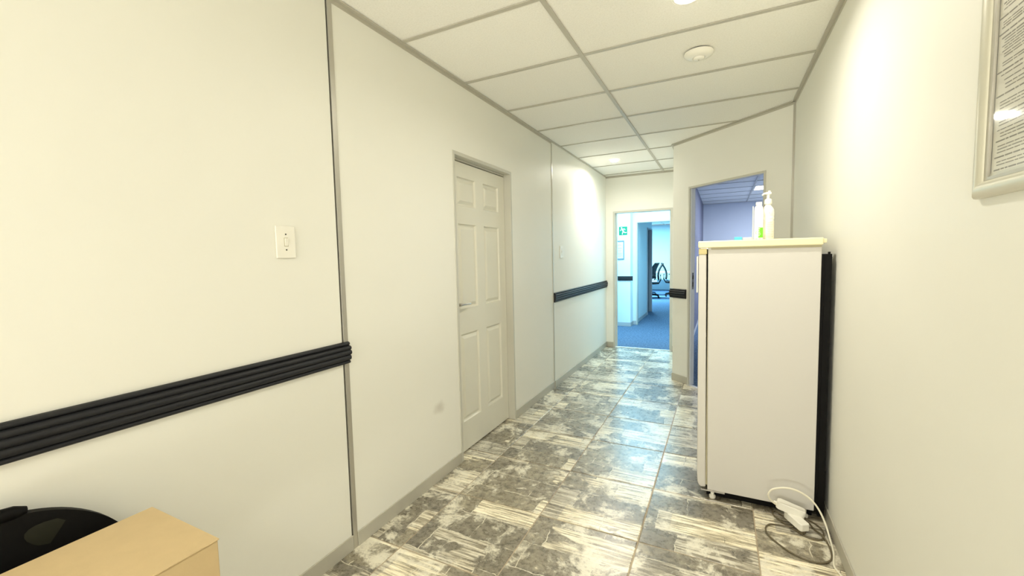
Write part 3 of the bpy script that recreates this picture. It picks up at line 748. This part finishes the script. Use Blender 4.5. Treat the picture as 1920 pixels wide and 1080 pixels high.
# condenser at the back
fb('back_plate', m_black, .427, .438, FY0 + .004, FY1 - .004, .06, 1.325)
cond = fb('condenser_bracket', m_black, .452, .460, FY0 + .004, FY0 + .02, .05, 1.335)
fb('condenser_bracket', m_black, .452, .460, FY1 - .03, FY1 - .015, .05, 1.335)
bm = new_bm(); add_tube(bm, [(.467 - ox, FY0 + .012 - oy, 1.31), (.462 - ox, FY0 + .012 - oy, 1.29), (.438 - ox, FY0 + .012 - oy, 1.285)], .003)
obj('bracket_hook', bm, m_black, fr)
bm = new_bm(); zz = .30; side = 1; path = []
while zz < 1.30:
    a, b = (FY0 + .03, FY1 - .03) if side > 0 else (FY1 - .03, FY0 + .03)
    path += [(.456 - ox, a - oy, zz), (.456 - ox, b - oy, zz)]; zz += .045; side = -side
add_tube(bm, path, .0035, 6); obj('condenser_coil', bm, m_black, fr, smooth=True)
bm = new_bm()
for i in range(34):
    yy = FY0 + .02 + i * (FY1 - FY0 - .04) / 33; add_box(bm, .4535 - ox, .4555 - ox, yy - .001 - oy, yy + .001 - oy, .28, 1.31)
tag(obj('condenser_wires', bm, m_black, fr), kind='stuff')
bm = new_bm(); add_box(bm, .439 - ox, .470 - ox, FY0 + .004 - oy, FY1 - .06 - oy, .055, .27); obj('compressor_cover', bm, m_black, fr, bevel=.01)
bm = new_bm(); add_box(bm, .4385 - ox, .466 - ox, FY0 + .002 - oy, FY0 + .010 - oy, .03, 1.325); obj('side_baffle', bm, m_black, fr)

# ---- things on the fridge
ZT = 1.404
pb = empty('pump_bottle', (.2145, 2.60, ZT)); tag(pb, 'white pump bottle of sanitiser standing on the fridge, right of the carton', 'bottle')
bm = new_bm(); add_lathe(bm, [(0, 0), (.025, 0), (.0285, .004), (.0285, .10), (.027, .104), (.0285, .108), (.0285, .118), (.027, .122), (.0285, .127), (.029, .145), (.027, .158), (.019, .172), (.0125, .180), (.0125, .186), (0, .186)], n=40)
obj('bottle_body', bm, m_bottle, pb, smooth=True)
bm = new_bm(); add_lathe(bm, [(0, .186), (.0165, .186), (.0175, .190), (.0165, .208), (.012, .213), (.006, .215), (.006, .236), (0, .236)], n=28); obj('pump_collar', bm, m_white, pb, smooth=True)
bm = new_bm(); add_box(bm, -.012, .014, -.008, .008, .236, .248); add_tube(bm, [(-.008, 0, .243), (-.020, 0, .241), (-.028, 0, .232)], [.006, .005, .0045]); add_box(bm, -.002, .010, -.005, .005, .248, .256)
obj('pump_head', bm, m_white, pb, bevel=.003)
def label_patch(bm, r, a0, a1, z0, z1, n=10):
    rows = []
    for z_ in (z0, z1): rows.append([bm.verts.new((r * math.cos(a0 + (a1 - a0) * i / n), r * math.sin(a0 + (a1 - a0) * i / n), z_)) for i in range(n + 1)])
    for i in range(n): bm.faces.new((rows[0][i], rows[0][i + 1], rows[1][i + 1], rows[1][i]))
m_lab = mat('cream_label', (0.86, 0.84, 0.74, 1), .5, noise=.01)
m_labink = mat('pale_label_print', (0.62, 0.60, 0.50, 1), .6)
bm = new_bm(); label_patch(bm, .0289, math.radians(-165), math.radians(-15), .006, .098); lb = obj('label', bm, m_lab, pb)
bm = new_bm()
for i in range(9):
    label_patch(bm, .0291, math.radians(-92 - rnd.uniform(0, 14)), math.radians(-42 + rnd.uniform(-20, 10)), .014 + i * .009, .0165 + i * .009)
obj('label_print', bm, m_labink, lb)
bm = new_bm(); add_prism(bm, [(.006, .137), (.002, .137), (.004, .141)], -.0292, -.0286, 'y'); obj('drop_mark', bm, m_gask, pb)

cb = empty('sanitiser_carton', (.170, 2.572, ZT)); tag(cb, 'slim white bottle with bright green label, left of the pump bottle', 'bottle')
bm = new_bm(); add_prism(bm, [(-.020, 0), (.022, 0), (.022, .150), (.019, .168), (.012, .180), (-.010, .180), (-.018, .170), (-.020, .155)], -.016, .016, 'y')
obj('bottle_body', bm, m_bottle, cb, bevel=.004, seg=3)
box('cap', m_white, -.013, .015, -.011, .011, .180, .197, cb, bevel=.003)
box('green_label', m_limegreen, 0.000, .0205, -.0168, -.0160, .012, .064, cb)
bm = new_bm()
for i, (a, b) in enumerate(((-.002, .006), (-.001, .010), (-.003, .007), (-.002, .005), (-.001, .007))): add_box(bm, a, b, -.0174, -.0168, .020 + i * .009, .0235 + i * .009)
obj('label_scallops', bm, m_lab, cb)
bm = new_bm()
rr = [(-.0065 + .006 * math.cos(a), .038 + .007 * math.sin(a)) for a in [math.radians(d) for d in range(60, 301, 24)]]
for p, q in zip(rr, rr[1:]): add_box(bm, min(p[0], q[0]) - .0006, max(p[0], q[0]) + .0006, -.0166, -.016, min(p[1], q[1]), max(p[1], q[1]))
add_box(bm, -.011, -.007, -.0166, -.016, .004, .007); add_box(bm, .004, .010, -.0166, -.016, .004, .007)
tag(obj('label_print', bm, m_gask, cb), kind='stuff')
cd = box('folded_leaflet', m_paper, .1440, .1475, 2.575, 2.60, ZT, ZT + .178); tag(cd, 'thin white leaflet standing upright at the left of the bottles', 'leaflet')
tb = box('blue_wrapper', m_cyan, .060, .097, 2.60, 2.66, ZT + .0005, ZT + .021, bevel=.003); tag(tb, 'small flat cyan blue packet lying on the fridge top', 'packet')
tw = box('tissue_packet', m_white, .100, .142, 2.56, 2.64, ZT + .0005, ZT + .016, bevel=.003); tag(tw, 'flat white packet lying between the blue packet and the bottles', 'packet')

# ================================================================== CABLES AND PLUGS
def cable(name, pts, r, m, label, cat, grp=None, n=8):
    bm = new_bm(); add_tube(bm, spline(pts, 8), r, n); return tag(obj(name, bm, m, smooth=True), label, cat, grp)
cable('power_cable', [(.258, 2.385, .082), (.236, 2.37, .105), (.222, 2.36, .135), (.235, 2.36, .165), (.268, 2.36, .182), (.300, 2.36, .189), (.338, 2.36, .186), (.378, 2.36, .168), (.413, 2.36, .136), (.438, 2.35, .095), (.455, 2.33, .050), (.462, 2.30, .018), (.463, 2.25, .006), (.460, 2.21, .0045), (.449, 2.15, .0045), (.444, 2.11, .0045), (.455, 2.07, .0045), (.462, 2.04, .0045), (.466, 1.95, .0045), (.468, 1.8, .0045), (.468, 1.5, .0045)], .0042, m_cordwhite, 'white power cord looping up beside the fridge and along the wall', 'cable')
cable('extension_cord', [(.345, 2.395, .010), (.30, 2.43, .005), (.262, 2.462, .0045), (.250, 2.44, .0045), (.258, 2.41, .0045), (.283, 2.375, .0045), (.32, 2.335, .0045), (.375, 2.29, .0045), (.425, 2.29, .0045), (.446, 2.33, .0045), (.445, 2.39, .0045), (.41, 2.44, .0045), (.37, 2.46, .0045), (.335, 2.44, .0045), (.325, 2.39, .010), (.330, 2.345, .013), (.305, 2.334, .010), (.265, 2.338, .0045), (.226, 2.325, .0045), (.207, 2.285, .0045), (.214, 2.235, .0045), (.245, 2.185, .0045), (.290, 2.140, .0045), (.345, 2.112, .0045), (.40, 2.115, .0045), (.440, 2.155, .0045), (.452, 2.215, .0045), (.450, 2.27, .006), (.436, 2.32, .013), (.415, 2.37, .0045), (.40, 2.42, .0045), (.375, 2.45, .0045)], .0036, m_cordbrown, 'brown cord lying in two loops on the tiles under the white plugs', 'cord')
def block(name, loc, rot, L, W, T_, label, cat, nose):
    t = empty(name, loc); t.rotation_euler = rot; tag(t, label, cat)
    poly = [(-L / 2, -W * .30), (-L / 2 + .012, -W / 2), (L / 2 - .010, -W / 2), (L / 2, -W * .38), (L / 2, W * .38), (L / 2 - .010, W / 2), (-L / 2 + .012, W / 2), (-L / 2, W * .30)]
    bm = new_bm(); add_prism(bm, poly, 0, T_, 'z'); obj('housing', bm, m_white, t, bevel=.005, seg=3)
    if nose:
        bm = new_bm(); add_lathe(bm, [(0, 0), (.018, 0), (.020, .006), (.020, .016), (0, .016)], M=Matrix.Translation((L / 2 - .024, 0, -.016))); obj('socket_base', bm, m_cordbrown, t, smooth=True)
    bm = new_bm(); add_tube(bm, [(-L / 2 + .004, 0, T_ * .5), (-L / 2 - .012, 0, T_ * .5)], [.0065, .0048]); obj('strain_relief', bm, m_white, t, smooth=True)
    return t
block('power_plug', (.315, 2.385, .058), (0.0, .22, -.10), .120, .050, .038, 'upper white plug resting across the lower one by the fridge', 'plug', False)
block('socket_adapter', (.338, 2.350, .024), (0.0, .03, -1.02), .120, .048, .036, 'lower white adapter lying on the floor among the brown cords', 'plug', True)

# ================================================================== CHAIR WITH BOX, bottom left
ch = empty('stacking_chair', (-1.22, .22, 0)); tag(ch, 'black moulded plastic chair against the left wall with a box on it', 'chair')
cx, cy = -1.22, .22
# back shell: plan curve, top arc through the outline measured on the wall side
def shell_top(y):     # y world
    t = (y - .235) / .315
    return .40 + .372 * max(0, 1 - abs(t) ** 2.6) ** .42
bm = new_bm(); ny, nz = 36, 14; front = []; back = []
for i in range(ny + 1):
    s = -1 + 2 * i / ny; s = math.copysign(abs(s) ** .8, s); y = .235 + .3145 * s
    zt = shell_top(y); xb = -1.435 + .045 * (s * s) ; colf = []; colb = []
    for j in range(nz + 1):
        t = j / nz; z_ = .40 + (zt - .40) * t
        x_ = xb - .045 * t * (1 - abs(s) * .4)
        dep = 0
        colf.append(bm.verts.new((x_ + .012 - cx - dep, y - cy, z_))); colb.append(bm.verts.new((x_ - .012 - cx, y - cy, z_)))
    front.append(colf); back.append(colb)
for i in range(ny):
    for j in range(nz):
        bm.faces.new((front[i][j], front[i + 1][j], front[i + 1][j + 1], front[i][j + 1])); bm.faces.new((back[i][j], back[i][j + 1], back[i + 1][j + 1], back[i + 1][j]))
    bm.faces.new((front[i][nz], front[i + 1][nz], back[i + 1][nz], back[i][nz])); bm.faces.new((front[i][0], back[i][0], back[i + 1][0], front[i + 1][0]))
for col_f, col_b in ((front[0], back[0]), (front[-1], back[-1])):
    for j in range(nz):
        try: bm.faces.new((col_f[j], col_f[j + 1], col_b[j + 1], col_b[j]))
        except ValueError: pass
obj('backrest', bm, m_black, ch, smooth=True)
# raised headrest band and a paler oval pad
bm = new_bm(); pts = [(-1.468 - cx, y - cy, shell_top(y) + .004) for y in [.14 + .02 * i for i in range(11)]]
add_tube(bm, pts, [.010] + [.016] * 9 + [.010], 10); obj('top_grip', bm, m_black, ch, smooth=True)
bm = new_bm(); N_ = 24
add_lathe(bm, [(0, .003), (.8, .003), (1, 0)], M=Matrix.Translation((-1.447 - cx, .405 - cy, .683)) @ Matrix.Rotation(math.radians(-26), 4, 'X') @ Matrix.Diagonal((1, .085, .034, 1)) @ Matrix.Rotation(R90, 4, 'Y') @ Matrix.Identity(4), n=N_)
obj('grip_recess', bm, mat('olive_black_pad', (0.016, 0.016, 0.009, 1), .7, spec=.2), ch, smooth=True)
bm = new_bm(); add_box(bm, -1.42 - cx, -.98 - cx, .0 - cy, .50 - cy, .425, .458); obj('seat', bm, m_black, ch, bevel=.02, seg=4)
for sx in (-1, 1):
    for sy in (-1, 1):
        bm = new_bm(); add_tube(bm, [(sx * .17 - .0, sy * .20, .43), (sx * .20 - .0, sy * .235, 0.005)], [.014, .012]); obj('leg', bm, m_black, ch, smooth=True)
for sx in (-1, 1):
    bm = new_bm(); add_tube(bm, [(sx * .185, -.21, .22), (sx * .185, .21, .22)], .009); obj('stretcher', bm, m_black, ch, smooth=True)

bx = empty('cardboard_box', (-1.195, .29, .458)); tag(bx, 'closed brown cardboard box resting on the black chair', 'box')
bm = new_bm(); add_box(bm, -.150, .150, -.24, .24, .001, .238); obj('carton', bm, m_kraft, bx, bevel=.004, seg=3)
box('top_flap', m_kraft, -.151, .153, -.241, .241, .2385, .2425, bx, bevel=.0015)

# ================================================================== OFFICE CHAIRS, far
def office_chair(x, y, rz, label):
    t = empty('office_chair', (x, y, 0), rz); tag(t, label, 'chair', 'black mesh office chairs in the far office')
    bm = new_bm(); add_box(bm, -.24, .24, -.23, .24, .44, .50); obj('seat', bm, m_blacksoft, t, bevel=.03, seg=3)
    bm = new_bm(); add_box(bm, -.21, .21, -.20, .21, .50, .525); tag(obj('seat_cover', bm, m_pad, t, bevel=.012), 'pale seat cover')
    bm = new_bm()
    fr_ = []
    for j in range(9):
        u = j / 8; z_ = .56 + .50 * u; yb = -.24 - .13 * u ** 1.4 + .05 * math.sin(u * math.pi)
        hw = .22 * (1 - .25 * (abs(u - .4) ** 2) * 2)
        fr_.append((hw, yb, z_))
    loop = [(-a, b, c) for a, b, c in fr_] + [(a, b, c) for a, b, c in fr_[::-1]]
    add_tube(bm, loop + [loop[0]], .014, 8); obj('back_frame', bm, m_black, t, smooth=True)
    bm = new_bm(); prev = None
    for a, b, c in fr_:
        row = [bm.verts.new((a * s, b - .03 * (1 - s * s), c)) for s in (-1, -.5, 0, .5, 1)]
        if prev:
            for i in range(4): bm.faces.new((prev[i], prev[i + 1], row[i + 1], row[i]))
        prev = row
    o = obj('back_mesh', bm, m_mesh, t, smooth=True); md = o.modifiers.new('s', 'SOLIDIFY'); md.thickness = .006
    bm = new_bm(); add_tube(bm, [(0, -.05, .43), (0, -.24, .44), (0, -.31, .56), (0, -.30, .72)], .018, 8); obj('back_support', bm, m_black, t, smooth=True)
    for s in (-1, 1):
        bm = new_bm(); add_tube(bm, [(s * .22, .02, .46), (s * .29, .0, .47), (s * .30, -.02, .68)], .016, 8); add_box(bm, s * .30 - .035, s * .30 + .035, -.14, .13, .68, .705)
        obj('armrest', bm, m_black, t, bevel=.008)
    bm = new_bm(); add_lathe(bm, [(0, .10), (.035, .10), (.03, .22), (.02, .24), (.02, .44), (0, .44)], n=16); obj('gas_column', bm, m_black, t, smooth=True)
    for k in range(5):
        a = k * 2 * math.pi / 5 + .3
        bm = new_bm(); add_tube(bm, [(0.02 * math.cos(a), .02 * math.sin(a), .12), (.30 * math.cos(a), .30 * math.sin(a), .075)], [.026, .016], 8); lg = obj('base_leg', bm, m_black, t, smooth=True)
        bm = new_bm(); add_lathe(bm, [(0, -.02), (.028, -.02), (.028, .02), (0, .02)], M=Matrix.Translation((.30 * math.cos(a), .30 * math.sin(a), .029)) @ Matrix.Rotation(R90, 4, 'X'), n=14); obj('caster', bm, m_black, lg)
    return t
office_chair(-1.99, 13.7, math.radians(100), 'black mesh office chair with its back turned right, centre of the far office')
office_chair(-1.36, 14.35, math.radians(-80), 'black mesh office chair partly hidden by the right door jamb')
office_chair(-2.25, 14.6, math.radians(75), 'black mesh office chair furthest back, mostly behind the central chair')
dk = empty('office_desk', (-2.3, 16.1, 0)); tag(dk, 'pale office desk behind the chairs at the far end', 'desk')
box('tabletop', m_signwhite, -.75, .75, -.4, .4, .70, .73, dk, bevel=.003)
for sx in (-.7, .7):
    for sy in (-.35, .35): box('leg', m_steel, sx - .02, sx + .02, sy - .02, sy + .02, 0, .70, dk)
